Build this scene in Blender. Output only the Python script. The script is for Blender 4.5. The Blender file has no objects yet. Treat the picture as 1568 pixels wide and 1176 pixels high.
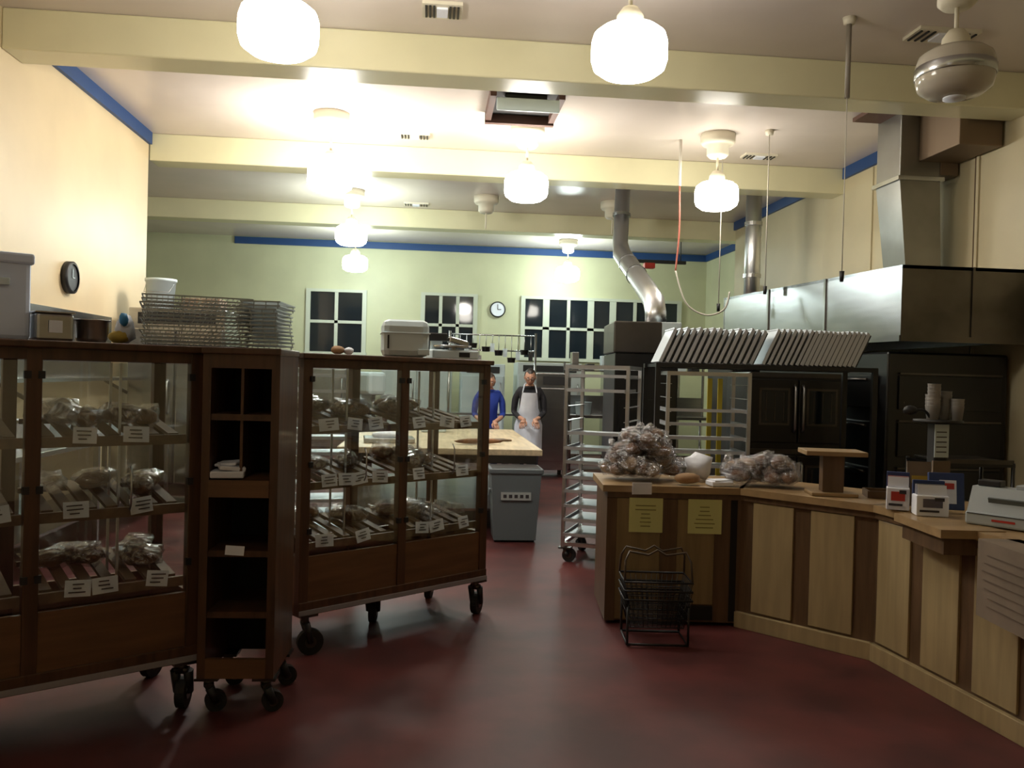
import bpy, bmesh, math, random
from mathutils import Vector, Matrix, noise, Euler
random.seed(7)
YAW=math.radians(5.5); CS=math.cos(YAW); SN=math.sin(YAW)
def W(a,b): return (a*CS+b*SN, b*CS-a*SN)     # plan rotated into the room axes
pi=math.pi
# ---------------------------------------------------------------- materials
MC={}
def mat(name,col,rough=.6,metal=0,nz=0,scale=5,stretch=(1,1,1),bump=0,coat=0,col2=None,emit=None,est=0,trans=0,detail=4,spec=None):
    if name in MC: return MC[name]
    m=bpy.data.materials.new(name); m.use_nodes=True
    nt=m.node_tree; p=nt.nodes['Principled BSDF']
    c=(*col,1)
    p.inputs['Base Color'].default_value=c
    p.inputs['Roughness'].default_value=rough
    p.inputs['Metallic'].default_value=metal
    p.inputs['Coat Weight'].default_value=coat
    if spec is not None: p.inputs['Specular IOR Level'].default_value=spec
    if trans: p.inputs['Transmission Weight'].default_value=trans
    if emit:
        p.inputs['Emission Color'].default_value=(*emit,1); p.inputs['Emission Strength'].default_value=est
    if nz or col2 or bump:
        tc=nt.nodes.new('ShaderNodeTexCoord'); mp=nt.nodes.new('ShaderNodeMapping'); mp.inputs['Scale'].default_value=stretch
        n=nt.nodes.new('ShaderNodeTexNoise'); n.inputs['Scale'].default_value=scale; n.inputs['Detail'].default_value=detail
        nt.links.new(tc.outputs['Object'],mp.inputs[0]); nt.links.new(mp.outputs[0],n.inputs['Vector'])
        if nz or col2:
            r=nt.nodes.new('ShaderNodeValToRGB')
            c2=col2 if col2 else tuple(max(0,x*(1-nz)) for x in col)
            r.color_ramp.elements[0].position=.35; r.color_ramp.elements[1].position=.65
            r.color_ramp.elements[0].color=(*c2,1); r.color_ramp.elements[1].color=c
            nt.links.new(n.outputs['Fac'],r.inputs[0]); nt.links.new(r.outputs[0],p.inputs['Base Color'])
        if bump:
            b=nt.nodes.new('ShaderNodeBump'); b.inputs['Strength'].default_value=bump; b.inputs['Distance'].default_value=.02
            nt.links.new(n.outputs['Fac'],b.inputs['Height']); nt.links.new(b.outputs[0],p.inputs['Normal'])
    MC[name]=m; return m
def glassmat(name,f=.12,tint=(1,1,1),rough=.02,bump=0):
    if name in MC: return MC[name]
    m=bpy.data.materials.new(name); m.use_nodes=True; nt=m.node_tree; nt.nodes.clear()
    o=nt.nodes.new('ShaderNodeOutputMaterial'); mx=nt.nodes.new('ShaderNodeMixShader')
    t=nt.nodes.new('ShaderNodeBsdfTransparent'); g=nt.nodes.new('ShaderNodeBsdfGlossy')
    t.inputs[0].default_value=(*tint,1); g.inputs['Roughness'].default_value=rough
    mx.inputs[0].default_value=f
    nt.links.new(t.outputs[0],mx.inputs[1]); nt.links.new(g.outputs[0],mx.inputs[2]); nt.links.new(mx.outputs[0],o.inputs[0])
    if bump:
        n=nt.nodes.new('ShaderNodeTexNoise'); n.inputs['Scale'].default_value=22
        b=nt.nodes.new('ShaderNodeBump'); b.inputs['Strength'].default_value=bump; b.inputs['Distance'].default_value=.05
        nt.links.new(n.outputs['Fac'],b.inputs['Height']); nt.links.new(b.outputs[0],g.inputs['Normal'])
    MC[name]=m; return m
wallc=mat('wall_cream',(.72,.58,.36),.4,nz=.08,scale=1.5,bump=.03)
wallb=mat('wall_cream_green_cast',(.56,.57,.37),.5,nz=.08,scale=1.5)  # cream wall with the greenish fluorescent light mixed into its colour
wallr=mat('wall_right_cream',(.56,.49,.31),.5,nz=.1,scale=1.2)
ceilm=mat('ceiling_paint',(.68,.60,.54),.24,nz=.07,scale=1.2,bump=.02)
beamm=mat('beam_paint',(.72,.68,.44),.22,nz=.05,scale=2)
bluem=mat('trim_blue',(.015,.06,.19),.5)
floorm=mat('floor_red',(.120,.030,.028),.5,col2=(.060,.018,.018),scale=2.2,bump=.05,detail=8,spec=.28)
wood=mat('cabinet_wood',(.105,.049,.023),.42,nz=.45,scale=4,stretch=(6,6,.6),coat=.12)
wood_l=mat('cabinet_panel_wood',(.17,.083,.036),.42,nz=.3,scale=3,stretch=(.7,3,7),coat=.12)
slat=mat('shelf_slat_wood',(.19,.12,.06),.6,nz=.35,scale=6,stretch=(3,1,3))
darkw=mat('dark_backing_and_gap_shade',(.010,.008,.007),.8)  # real backing, also flat painted shade for hollows and gaps
maple=mat('counter_maple',(.43,.33,.17),.45,nz=.2,scale=3,stretch=(7,7,.7),coat=.1)
maplet=mat('counter_top_wood',(.39,.26,.125),.4,nz=.25,scale=3,stretch=(1,5,5),coat=.15)
stile=mat('counter_stile_wood',(.145,.083,.040),.45,nz=.3,scale=4,stretch=(7,7,.7),coat=.1)
butcher=mat('butcher_block',(.68,.56,.37),.45,nz=.25,scale=3,stretch=(8,.8,8))
steel=mat('stainless',(.50,.51,.52),.24,1,nz=.15,scale=3,stretch=(1,1,6))
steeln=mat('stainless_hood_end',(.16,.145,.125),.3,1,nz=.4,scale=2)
ductm=mat('duct_steel',(.30,.29,.27),.36,1,nz=.2,scale=2)
steeld=mat('stainless_dark',(.13,.12,.11),.34,1,nz=.3,scale=2)
alu=mat('aluminium',(.68,.70,.72),.34,1)
panm=mat('sheet_pan_aluminium',(.54,.56,.59),.42,.7)
chrome=mat('chrome_wire',(.50,.51,.52),.3,1)
rackw=mat('cooling_rack_wire',(.34,.37,.37),.38,.6)
black=mat('black_enamel',(.008,.008,.008),.28)
blackp=mat('black_plastic',(.014,.014,.015),.5)
rubber=mat('caster_rubber',(.012,.012,.012),.7)
white=mat('white_paper',(.80,.83,.90),.7)
plw=mat('white_plastic',(.60,.71,.75),.4)
plb=mat('bluewhite_plastic',(.68,.77,.95),.45)
cream=mat('fixture_cream',(.68,.63,.49),.5)
greyb=mat('bin_grey',(.13,.16,.175),.5)
yel=mat('notice_yellow',(.66,.67,.28),.7)
kraft=mat('kraft_paper',(.22,.165,.115),.85,nz=.25,scale=5)
ink=mat('ink',(.04,.035,.04),.8)
redm=mat('red_paint',(.45,.03,.02),.4)
bread=mat('bread_crust',(.28,.13,.055),.65,col2=(.11,.045,.02),scale=9,bump=.5)
bread2=mat('bread_pale',(.46,.30,.16),.7,col2=(.27,.15,.07),scale=8,bump=.4)
bag=glassmat('plastic_bag',.30,(.94,.94,.96),.13,1.0)
bagc=glassmat('plastic_bag_crinkled',.42,(.92,.93,.96),.20,1.0)
glass=glassmat('door_glass',.09,(.96,.98,.97),.02)
wglass=mat('night_window_glass',(.010,.015,.020),.05)
hose=mat('hose_red',(.45,.12,.08),.5)
cable=mat('cable_white',(.5,.47,.4),.5)
yelp=mat('yellow_strip',(.70,.54,.04),.5)
gl_on=mat('globe_lit',(1,.95,.85),.4,emit=(1,.945,.84),est=21)
gl_fill=mat('globe_fill_soft',(1,.95,.85),.4,emit=(1,.945,.84),est=5.5)  # dim globe for the added fill lamp, out of view
gl_hot=mat('globe_lit_bright',(1,.95,.85),.4,emit=(1,.95,.86),est=46)
gl_max=mat('globe_lit_brightest',(1,.95,.85),.4,emit=(1,.965,.90),est=92)
gl_cool=mat('globe_lit_cool',(1,1,.9),.4,emit=(.86,1,.97),est=54)
gl_off=mat('globe_unlit_glass',(.50,.46,.38),.12)
duct_b=mat('duct_brown',(.20,.14,.09),.5,.6)
brf=mat('brown_frame',(.10,.045,.03),.6)
# ---------------------------------------------------------------- builder
class B:
    def __init__(s,name): s.name=name; s.bm=bmesh.new(); s.mats=[]; s.M=Matrix.Identity(4)
    def mi(s,m):
        if m not in s.mats: s.mats.append(m)
        return s.mats.index(m)
    def at(s,x=0,y=0,z=0,r=0): s.M=Matrix.Translation((x,y,z))@Matrix.Rotation(r,4,'Z'); return s
    def fin(s,vs,m,smooth=False,L=None):
        i=s.mi(m); M=s.M@L if L is not None else s.M
        fs=set()
        for v in vs:
            v.co=M@v.co
            for f in v.link_faces: fs.add(f)
        for f in fs: f.material_index=i; f.smooth=smooth
    def box(s,x0,x1,y0,y1,z0,z1,m,bev=0,L=None):
        r=bmesh.ops.create_cube(s.bm,size=1); vs=r['verts']
        for v in vs: v.co=Vector(((x0+x1)/2+v.co.x*(x1-x0),(y0+y1)/2+v.co.y*(y1-y0),(z0+z1)/2+v.co.z*(z1-z0)))
        if bev:
            es=set(e for v in vs for e in v.link_edges)
            r=bmesh.ops.bevel(s.bm,geom=list(es),offset=bev,segments=2,affect='EDGES',profile=.5)
            vs=set(v for f in r['faces'] for v in f.verts)
        s.fin(list(vs),m,False,L)
    def boxc(s,c,d,m,rot=(0,0,0),bev=0):
        L=Matrix.Translation(c)@Euler(rot).to_matrix().to_4x4()
        s.box(-d[0]/2,d[0]/2,-d[1]/2,d[1]/2,-d[2]/2,d[2]/2,m,bev,L)
    def tube(s,pts,rad,m,seg=8,smooth=True,cap=True):
        pts=[Vector(p) for p in pts]; n=len(pts)
        if not isinstance(rad,(list,tuple)): rad=[rad]*n
        rings=[]; up=None
        for i,p in enumerate(pts):
            t=(pts[min(i+1,n-1)]-pts[max(i-1,0)])
            t.normalize()
            if up is None: up=t.orthogonal().normalized()
            up=(up-t*up.dot(t)).normalized(); sd=t.cross(up)
            rings.append([s.bm.verts.new(p+(up*math.cos(2*pi*k/seg)+sd*math.sin(2*pi*k/seg))*rad[i]) for k in range(seg)])
        for i in range(n-1):
            for k in range(seg):
                s.bm.faces.new((rings[i][k],rings[i][(k+1)%seg],rings[i+1][(k+1)%seg],rings[i+1][k]))
        vs=[v for r in rings for v in r]
        if cap:
            s.bm.faces.new(rings[0][::-1]); s.bm.faces.new(rings[-1])
        s.fin(vs,m,smooth)
        if cap:
            for v in (rings[0][0],rings[-1][0]):
                for f in v.link_faces:
                    if len(f.verts)==seg and seg!=4: f.smooth=False
    def lathe(s,prof,c,m,seg=24,smooth=True):
        rings=[]; vs=[]
        for r,z in prof:
            if r<1e-5:
                v=s.bm.verts.new((c[0],c[1],c[2]+z)); rings.append([v]); vs.append(v)
            else:
                q=[s.bm.verts.new((c[0]+r*math.cos(2*pi*k/seg),c[1]+r*math.sin(2*pi*k/seg),c[2]+z)) for k in range(seg)]
                rings.append(q); vs+=q
        for a,b in zip(rings,rings[1:]):
            for k in range(seg):
                k2=(k+1)%seg
                if len(a)==1 and len(b)==1: continue
                if len(a)==1: s.bm.faces.new((a[0],b[k2],b[k]))
                elif len(b)==1: s.bm.faces.new((a[k],a[k2],b[0]))
                else: s.bm.faces.new((a[k],a[k2],b[k2],b[k]))
        s.fin(vs,m,smooth)
    def cyl(s,c,r,z0,z1,m,seg=20,r2=None):
        r2=r if r2 is None else r2
        s.lathe([(0,z0),(r,z0),(r2,z1),(0,z1)],c,m,seg,False)
    def blob(s,c,rad,m,rz=0,amp=.12,fr=3,sub=2):
        r=bmesh.ops.create_icosphere(s.bm,subdivisions=sub,radius=1); o=Vector((random.random()*50,random.random()*50,0))
        for v in r['verts']:
            k=1+amp*noise.noise(v.co*fr+o)
            v.co=Vector((v.co.x*rad[0]*k,v.co.y*rad[1]*k,v.co.z*rad[2]*k))
        s.fin(r['verts'],m,True,Matrix.Translation(c)@Matrix.Rotation(rz,4,'Z'))
    def prism(s,pts,z0,z1,m):
        a=[s.bm.verts.new((p[0],p[1],z0)) for p in pts]; b=[s.bm.verts.new((p[0],p[1],z1)) for p in pts]
        s.bm.faces.new(a[::-1]); s.bm.faces.new(b); n=len(pts)
        for i in range(n): s.bm.faces.new((a[i],a[(i+1)%n],b[(i+1)%n],b[i]))
        s.fin(a+b,m)
    def done(s,parent=None,loc=None,rz=0):
        me=bpy.data.meshes.new(s.name); 
        bmesh.ops.recalc_face_normals(s.bm,faces=s.bm.faces)
        s.bm.to_mesh(me); s.bm.free()
        for m in s.mats: me.materials.append(m)
        o=bpy.data.objects.new(s.name,me); bpy.context.scene.collection.objects.link(o)
        if loc: o.location=loc
        o.rotation_euler[2]=rz
        if parent: o.parent=parent
        return o
def simple(name,x0,x1,y0,y1,z0,z1,m):
    b=B(name); b.box(x0,x1,y0,y1,z0,z1,m); return b.done()
def smoothp(p,n=6):
    p=[Vector(q) for q in p]; out=[]
    for i in range(len(p)-1):
        a=p[max(i-1,0)];b_=p[i];c=p[i+1];d=p[min(i+2,len(p)-1)]
        for k in range(n):
            t=k/n; out.append(.5*((2*b_)+(c-a)*t+(2*a-5*b_+4*c-d)*t*t+(3*b_-a-3*c+d)*t**3))
    out.append(p[-1]); return out
# ---------------------------------------------------------------- shell
CH=4.25
simple('floor',-7.2,6.2,-1.7,18.4,-.1,0,floorm)
simple('ceiling',-7.2,6.2,-1.7,18.4,CH,CH+.12,ceilm)
simple('wall_left',-3.55,-3.37,-1.5,10.4,0,CH,wallc)
simple('wall_left_return',-7.0,-3.55,10.22,10.4,0,CH,wallc)
simple('wall_far_left',-7.15,-7.0,10.22,18.1,0,CH,wallb)
simple('wall_back',-7.15,6.1,18.1,18.3,0,CH,wallb)
simple('wall_right',5.2,5.35,-1.5,14.3,0,CH,wallr)
simple('wall_right_return',5.35,6.1,14.15,14.3,0,CH,wallr)
simple('wall_right_rear',5.95,6.1,14.3,18.1,0,CH,wallb)
simple('wall_front',-3.55,5.35,-1.65,-1.5,0,CH,wallc)
for i,(y,x0,x1) in enumerate([(3.3,-3.37,5.2),(6.95,-3.37,5.2),(10.42,-3.37,5.2),(14.3,-7,5.95)]):
    b=B('ceiling_beam'); b.box(x0,x1,y,y+.34,3.93,CH,beamm,.012); b.done()
tz0,tz1=4.11,4.25
simple('trim_1',-3.37,-3.33,7.3,10.4,tz0,tz1,bluem)
simple('trim_2',5.16,5.2,7.3,10.4,tz0,tz1,bluem)
simple('trim_3',5.16,5.2,10.8,14.3,tz0,tz1,bluem)
simple('trim_4',-4.1,5.95,18.06,18.1,tz0-.02,tz1-.02,bluem)
simple('trim_5',5.91,5.95,14.65,18.06,tz0-.02,tz1-.02,bluem)
b=B('wall_panel_battens')
for y in (6.0,6.7,7.72,8.75,9.7): b.box(5.18,5.2,y-.02,y+.02,0.1,4.1,wallr,.004)
for y in (7.76,8.79): b.box(5.19,5.2,y,y+.012,.1,4.1,stile)
b.done()
def window(n,x0,x1,cols,thick=()):
    b=B('window_%d'%n); z0,z1=1.9,3.15; y=18.1
    b.box(x0,x1,y-.02,y-.005,z0,z1,wglass)
    fr=mat('window_frame_paint',(.52,.55,.45),.5)
    b.box(x0-.06,x1+.06,y-.06,y,z1,z1+.06,fr); b.box(x0-.08,x1+.08,y-.09,y,z0-.07,z0,fr)
    b.box(x0-.06,x0+.03,y-.06,y,z0,z1,fr); b.box(x1-.03,x1+.06,y-.06,y,z0,z1,fr)
    for i in range(1,cols):
        x=x0+(x1-x0)*i/cols; t=.07 if i in thick else .035
        b.box(x-t,x+t,y-.05,y-.02,z0,z1,fr)
    b.box(x0,x1,y-.05,y-.02,2.50,2.56,fr)
    b.done()
window(1,-2.56,-1.43,2); window(2,-.18,.9,3); window(3,1.95,5.34,7,(1,3,4))
b=B('wall_clock'); b.M=Matrix.Translation((1.39,18.09,2.9))@Matrix.Rotation(pi/2,4,'X')
b.lathe([(0,0),(.17,0),(.17,.04),(.145,.045)],(0,0,0),blackp,28); b.lathe([(0,.035),(.145,.036)],(0,0,0),white,28)
b.box(-.006,.006,0,.11,.037,.042,ink); b.box(0,.075,-.008,.008,.037,.042,ink); b.done()
b=B('wall_clock'); b.M=Matrix.Translation((-3.365,8.23,2.3))@Matrix.Rotation(pi/2,4,'Y')
b.lathe([(0,0),(.15,0),(.15,.05),(.125,.055)],(0,0,0),blackp,28); b.lathe([(0,.04),(.125,.041)],(0,0,0),mat('clock_face_dark',(.06,.065,.07),.5),28)
b.box(-.08,0,-.004,.004,.042,.048,alu); b.box(-.003,.003,0,.05,.042,.048,alu); b.done()
# ---------------------------------------------------------------- lamps
def pendant(x,y,gm,globe=True,name='pendant_lamp'):
    b=B(name)
    b.lathe([(0,4.25),(.19,4.25),(.19,4.16),(.17,4.13),(.12,4.12),(.12,4.02),(.09,3.99),(0,3.99)],(x,y,0),cream,24)
    if globe:
        z=3.57
        b.tube([(x,y,3.99),(x,y,z+.26)],.014,cream)
        b.lathe([(0,z+.27),(.05,z+.27),(.085,z+.22),(.09,z+.14)],(x,y,0),cream,24)
        b.lathe([(.088,z+.165),(.10,z+.145),(.18,z+.135),(.225,z+.10),(.24,z+.05),(.24,z-.06),(.225,z-.11),(.17,z-.15),(.08,z-.165),(0,z-.17)],(x,y,0),gm,28)
        if gm is gl_off:
            b.lathe([(.243,z+.03),(.248,z+.02),(.248,z-.03),(.243,z-.04)],(x,y,0),steel,28)
            b.lathe([(.07,z-.168),(.07,z-.18),(0,z-.18)],(x,y,0),white,20)  # white disc paints the highlight at the open bottom
    else:
        b.tube([(x,y,3.99),(x,y,3.75)],.012,cream)
    b.done()
for x,y,g in [(-.97,5.3,gl_hot),(1.2,5.3,gl_on),(3.38,5.3,gl_off),(-1.12,9.25,gl_max),(.99,9.25,gl_hot),(3.13,9.25,gl_on),
              (-1.25,13.1,gl_cool),(-1.49,16.5,gl_cool),(2.69,16.9,gl_cool),(-.97,1.5,gl_fill),(2.0,1.5,gl_off)]:  # the soft near globe is an unseen lamp added as camera-side fill
    pendant(x,y,g)
pendant(.79,13.1,None,False,'ceiling_canopy'); pendant(2.77,13.1,None,False,'ceiling_canopy')
def vent(x,y,w,d,name='ceiling_vent'):
    b=B(name); b.box(x-w/2,x+w/2,y-d/2,y+d/2,CH-.025,CH,cream)
    for i in range(9):
        xx=x-w/2+.03+i*(w-.06)/8
        if abs(i-4)>1: b.box(xx-.008,xx+.008,y-d/2+.03,y+d/2-.03,CH-.035,CH-.02,blackp)
    b.box(x-w*.14,x+w*.14,y-d*.3,y+d*.3,CH-.04,CH-.02,white); b.done()
vent(.02,6.45,.30,.26); vent(-.25,9.9,.35,.2); vent(-.3,13.9,.4,.2); vent(3.9,10.0,.4,.2)
vent(3.9,6.3,.5,.25)
b=B('ceiling_hatch_light'); x,y=.86,8.5
b.box(x-.33,x+.33,y-.4,y+.4,CH-.03,CH,darkw)  # dark sheet stands in for the shade inside the opening
for s_ in (-1,1): b.box(x+s_*.33-.03,x+s_*.33+.03,y-.43,y+.43,CH-.10,CH,brf)
b.box(x-.36,x+.36,y+.36,y+.43,CH-.12,CH,brf)
b.box(x-.27,x+.27,y-.45,y-.25,CH-.18,CH-.14,plw,.01); b.box(x-.2,x+.2,y-.3,y-.2,CH-.14,CH-.02,blackp); b.box(x-.30,x+.30,y-.47,y-.44,CH-.24,CH-.12,plw,.008); b.done()
# ---------------------------------------------------------------- casters
def caster(b,x,y,top,r=.065,ang=0.5):
    z=r
    c,s=math.cos(ang),math.sin(ang)
    b.box(x-.05,x+.05,y-.05,y+.05,top-.012,top,steeld)
    b.tube([(x,y,top-.01),(x,y,top-.05)],.022,steeld,10)
    ox,oy=x+c*.03,y+s*.03
    for k in (-1,1):
        px,py=-s*.028*k,c*.028*k
        b.tube([(x+px,y+py,top-.045),(ox+px,oy+py,z)],[.022,.016],blackp,6)
    b.tube([(x-s*.03,y+c*.03,top-.045),(x+s*.03,y-c*.03,top-.045)],.02,steeld,6)
    b.tube([(ox-s*.02,oy+c*.02,z),(ox+s*.02,oy-c*.02,z)],r,rubber,20,False)
    b.tube([(ox-s*.023,oy+c*.023,z),(ox+s*.023,oy-c*.023,z)],r*.45,steeld,12,False)
# ---------------------------------------------------------------- bread display cabinets
def display_cabinet(p0,ang,nd,dw=.63,D=.55,mid=True):
    b=B('bread_display_cabinet'); H=1.59; zb=.22; L=nd*dw; p=.028
    wx,wy=W(*p0)
    for i in range(nd+1):
        x=i*dw
        for y in (0,D-.05):
            b.box(x-p,x+p,y,y+.05,zb,H-.03,wood,.003)
    for i in range(nd):
        x=i*dw+dw/2
        b.box(x-dw/2+.0285,x+dw/2-.0285,.008,.030,zb+.065,.52,wood_l)
        b.box(x-dw/2+.0285,x+dw/2-.0285,D-.03,D-.01,zb+.065,.52,wood_l)
    b.box(-.04,L+.04,-.02,D+.02,H-.03,H,wood,.006)
    b.box(-p,L+p,.002,.045,H-.075,H-.031,wood); b.box(-p,L+p,D-.045,D-.002,H-.075,H-.031,wood)
    b.box(-p,L+p,-.006,.05,zb-.005,zb+.065,wood,.003); b.box(-p,L+p,D-.05,D,zb-.005,zb+.065,wood)
    b.box(-p,L+p,-.012,-.006,zb,zb+.024,mat('edge_strip',(.30,.28,.29),.5))
    for x in (0,L):
        b.box(x-.018,x+.018,.05,D-.05,zb,zb+.3,wood_l); b.box(x-.02,x+.02,.05,D-.05,H-.075,H-.031,wood)
        b.box(x-.003,x+.003,.05,D-.05,.53,H-.076,glass)
    b.box(0,L,.05,D-.05,zb+.06,zb+.08,wood)
    for i in range(nd):
        xa,xb=i*dw+p+.002,(i+1)*dw-p-.002
        b.box(xa,xb,.004,.009,.535,H-.08,glass)
        b.box(xa,xb,D-.009,D-.004,.535,H-.08,glass)
        for hz in (.64,.99,1.44):
            b.box(xa-.018,xa+.006,-.008,.012,hz,hz+.03,blackp); b.box(xb-.006,xb+.018,-.008,.012,hz,hz+.03,blackp)
        b.tube([(xb-.24,-.003,.9),(xb-.24,-.02,.93),(xb-.24,-.02,1.05),(xb-.24,-.003,1.08)],.004,chrome,6)
        b.box((xa+xb)/2+.05,(xa+xb)/2+.06,.2,.21,.55,H-.08,alu); b.box((xa+xb)/2+.05,(xa+xb)/2+.06,.35,.36,.55,H-.08,alu)
        for zs in (1.2,.9,.58):
            L_=Matrix.Translation(((xa+xb)/2,D/2+.01,zs+.035))@Matrix.Rotation(.17,4,'X')
            w=xb-xa
            for k in range(7):
                cx=-w/2+.04+k*(w-.08)/6
                b.box(cx-.022,cx+.022,-.2,.2,-.008,.008,slat,0,L_)
            b.box(-w/2,w/2,-.20,-.185,-.03,-.008,wood,0,L_); b.box(-w/2,w/2,.17,.185,-.03,-.008,wood,0,L_)
            b.box(xa,xb,.035,.055,zs-.035,zs+.006,slat)
            n=random.choice((2,3,3,4))
            for q in range(n):
                cx=xa+.06+(q+random.uniform(.15,.6))*(w-.10)/n; an=random.uniform(-.15,.15)
                b.boxc((cx,.028,zs+.012),(random.uniform(.085,.115),.003,.066),white,(-.15,an,random.uniform(-.2,.2)))
                for u in range(3): b.boxc((cx+random.uniform(-.01,.01),.0225,zs+.030-u*.016),(random.uniform(.03,.065),.001,.005),ink,(-.15,an,0))
            for q in range(random.choice((4,5,5,6))):
                cx=random.uniform(xa+.09,xb-.09); cy=random.uniform(.20,.43); zz=zs+.02+.17*(cy-.2)+.045
                rz=random.uniform(0,3)
                if random.random()<.75: b.blob((cx,cy,zz),(.085,.045,.036),random.choice((bread,bread,bread2)),rz,.25)
                b.blob((cx,cy,zz+.006),(.105,.062,.048),bagc if random.random()<.45 else bag,rz,.7,4)
    for x,y in ((.03,.03),(L-.03,.03),(.03,D-.05),(L-.03,D-.05)): caster(b,x,y,zb,.068,random.uniform(-1,1))
    if mid: caster(b,L/2,D*.5,zb,.068,.8)
    return b.done(loc=(wx,wy,0),rz=ang-YAW)
a1=math.radians(40); a2=math.radians(44)
s1=(-1.37-math.cos(a1)*1.89,3.70-math.sin(a1)*1.89)
display_cabinet(s1,a1,3,mid=False)
display_cabinet((-1.06,4.42),a2,2)
# pigeonhole unit
b=B('pigeonhole_shelf_unit'); w=.325; D=.42; zb=.16
b.box(0,.035,0,D,zb,1.56,wood); b.box(w-.035,w,0,D,zb,1.56,wood); b.box(-.005,w+.005,-.015,D+.01,1.56,1.59,wood,.005)
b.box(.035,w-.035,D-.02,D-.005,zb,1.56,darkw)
b.box(.035,w-.035,.0,.02,1.50,1.56,wood)
for z in (1.29,.70,.435): b.box(.035,w-.035,.01,D-.02,z-.015,z+.012,wood)
b.box(.035,w-.035,-.01,D-.02,.99,1.02,wood_l); b.box(.035,w-.035,-.012,.008,.945,1.02,wood_l)
b.box(.035,w-.035,.0,.02,zb,zb+.085,wood_l)
b.box(w/2-.006,w/2+.006,.02,D-.02,1.3,1.5,wood); b.box(w/2-.006,w/2+.006,.02,D-.02,1.03,1.28,wood)
b.boxc((.10,.06,1.04),(.14,.12,.03),white,(0,0,.15),.006); b.boxc((.115,.05,1.07),(.11,.09,.018),white,(.1,.1,.4),.004); b.boxc((.10,.07,1.085),(.10,.08,.012),white,(.1,-.1,-.2),.004)
b.boxc((.15,.0,.715),(.08,.003,.04),white,(-.2,.05,0))
for x in (.04,w-.04):
    for y in (.05,D-.05): caster(b,x,y,zb,.045,.4)
wx,wy=W(-1.325,3.64); b.done(loc=(wx,wy,0),rz=math.radians(4)-YAW)
# wire racks
def wire_stack(cx,cy,ang,w,d,n,name='wire_cooling_rack_stack',dz=.0165):
    b=B(name)
    for k in range(n):
        z=.008+k*dz; ox=random.uniform(-.01,.01); oy=random.uniform(-.01,.01)
        for sy in (-1,1): b.box(-w/2+ox,w/2+ox,sy*d/2+oy-.003,sy*d/2+oy+.003,z-.003,z+.003,rackw)
        for sx in (-1,1): b.box(sx*w/2+ox-.003,sx*w/2+ox+.003,-d/2+oy,d/2+oy,z-.003,z+.003,rackw)
        m=20
        for i in range(m):
            x=-w/2+w*(i+.5)/m; b.box(x+ox-.0012,x+ox+.0012,-d/2+oy,d/2+oy,z-.001,z+.0015,rackw)
        for sx in (-1,-.33,.33,1):
            for sy in (-1,1): b.box(sx*w*.46+ox-.002,sx*w*.46+ox+.002,sy*d*.49+oy-.002,sy*d*.49+oy+.002,z-dz*.8,z,rackw)
    x,y=W(cx,cy); b.done(loc=(x,y,1.592+.006),rz=ang-YAW)
wire_stack(-1.475,3.95,math.radians(22),.46,.42,13,dz=.0172)
wire_stack(-1.12,3.86,math.radians(2),.17,.30,12,dz=.0172)
# things on cabinet tops
x,y=W(-2.16,3.50); b=B('plastic_storage_bin')
b.box(-.13,.13,-.12,.12,0,.33,plb,.02); b.box(-.14,.14,-.13,.13,.31,.355,plb,.010); b.box(-.05,.05,-.135,-.125,.22,.25,plw,.003); b.done(loc=(x,y,1.592),rz=a1-YAW)
x,y=W(-1.87,3.60); b=B('steel_steam_pans')
b.box(-.15,-.01,-.08,.08,0,.115,steel,.012); b.box(-.155,-.005,-.085,.085,.115,.122,steel,.002)
b.lathe([(0,0),(.055,0),(.065,.02),(.07,.09),(.078,.095),(.078,.10),(.065,.098),(.058,.02),(0,.015)],(.075,0,0),steel,24)
b.boxc((-.08,-.087,.06),(.05,.004,.05),white); b.done(loc=(x,y,1.592),rz=a1-YAW)
x,y=W(-1.735,3.80); b=B('paper_bag')
b.blob((0,0,.07),(.04,.05,.070),white,0,.45,3); b.blob((.01,-.05,.11),(.02,.02,.03),mat('blue_print',(.05,.25,.5),.6),0,.2); b.blob((-.02,-.02,.034),(.045,.04,.03),mat('yellow_print',(.5,.35,.05),.6),0,.3); b.done(loc=(x,y,1.592))
x,y=W(-.66,5.17); b=B('bread_bin')
b.box(-.14,.14,-.12,.12,0,.225,plw,.04); b.box(-.145,.145,-.125,.125,.14,.148,plw,.003); b.box(-.11,-.10,-.135,-.12,.05,.13,blackp); b.box(.07,.14,-.135,-.12,.015,.05,plw,.004)
b.done(loc=(x,y,1.592),rz=.1)
x,y=W(-.39,5.46); b=B('deli_scale')
b.box(-.15,.15,-.11,.11,0,.06,plw,.01); b.lathe([(.12,.075),(.125,.09),(0,.08)],(0,.0,0),steel,20); b.cyl((0,0,0),.03,.055,.08,steel)
b.box(-.13,-.05,.06,.09,.05,.17,plw,.01); b.box(-.15,-.02,.05,.10,.12,.17,blackp,.006); b.box(.02,.09,-.112,-.108,.015,.045,blackp)
b.boxc((.04,.02,.115),(.14,.05,.04),steel,(0,.2,.3),.01)
b.done(loc=(x,y,1.592),rz=.2)
x,y=W(-1.0,4.85); b=B('bread_roll'); b.blob((0,0,.028),(.04,.035,.026),bread2,0,.2); b.blob((.06,.02,.024),(.03,.03,.022),white,0,.2); b.done(loc=(x,y,1.592))
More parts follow.
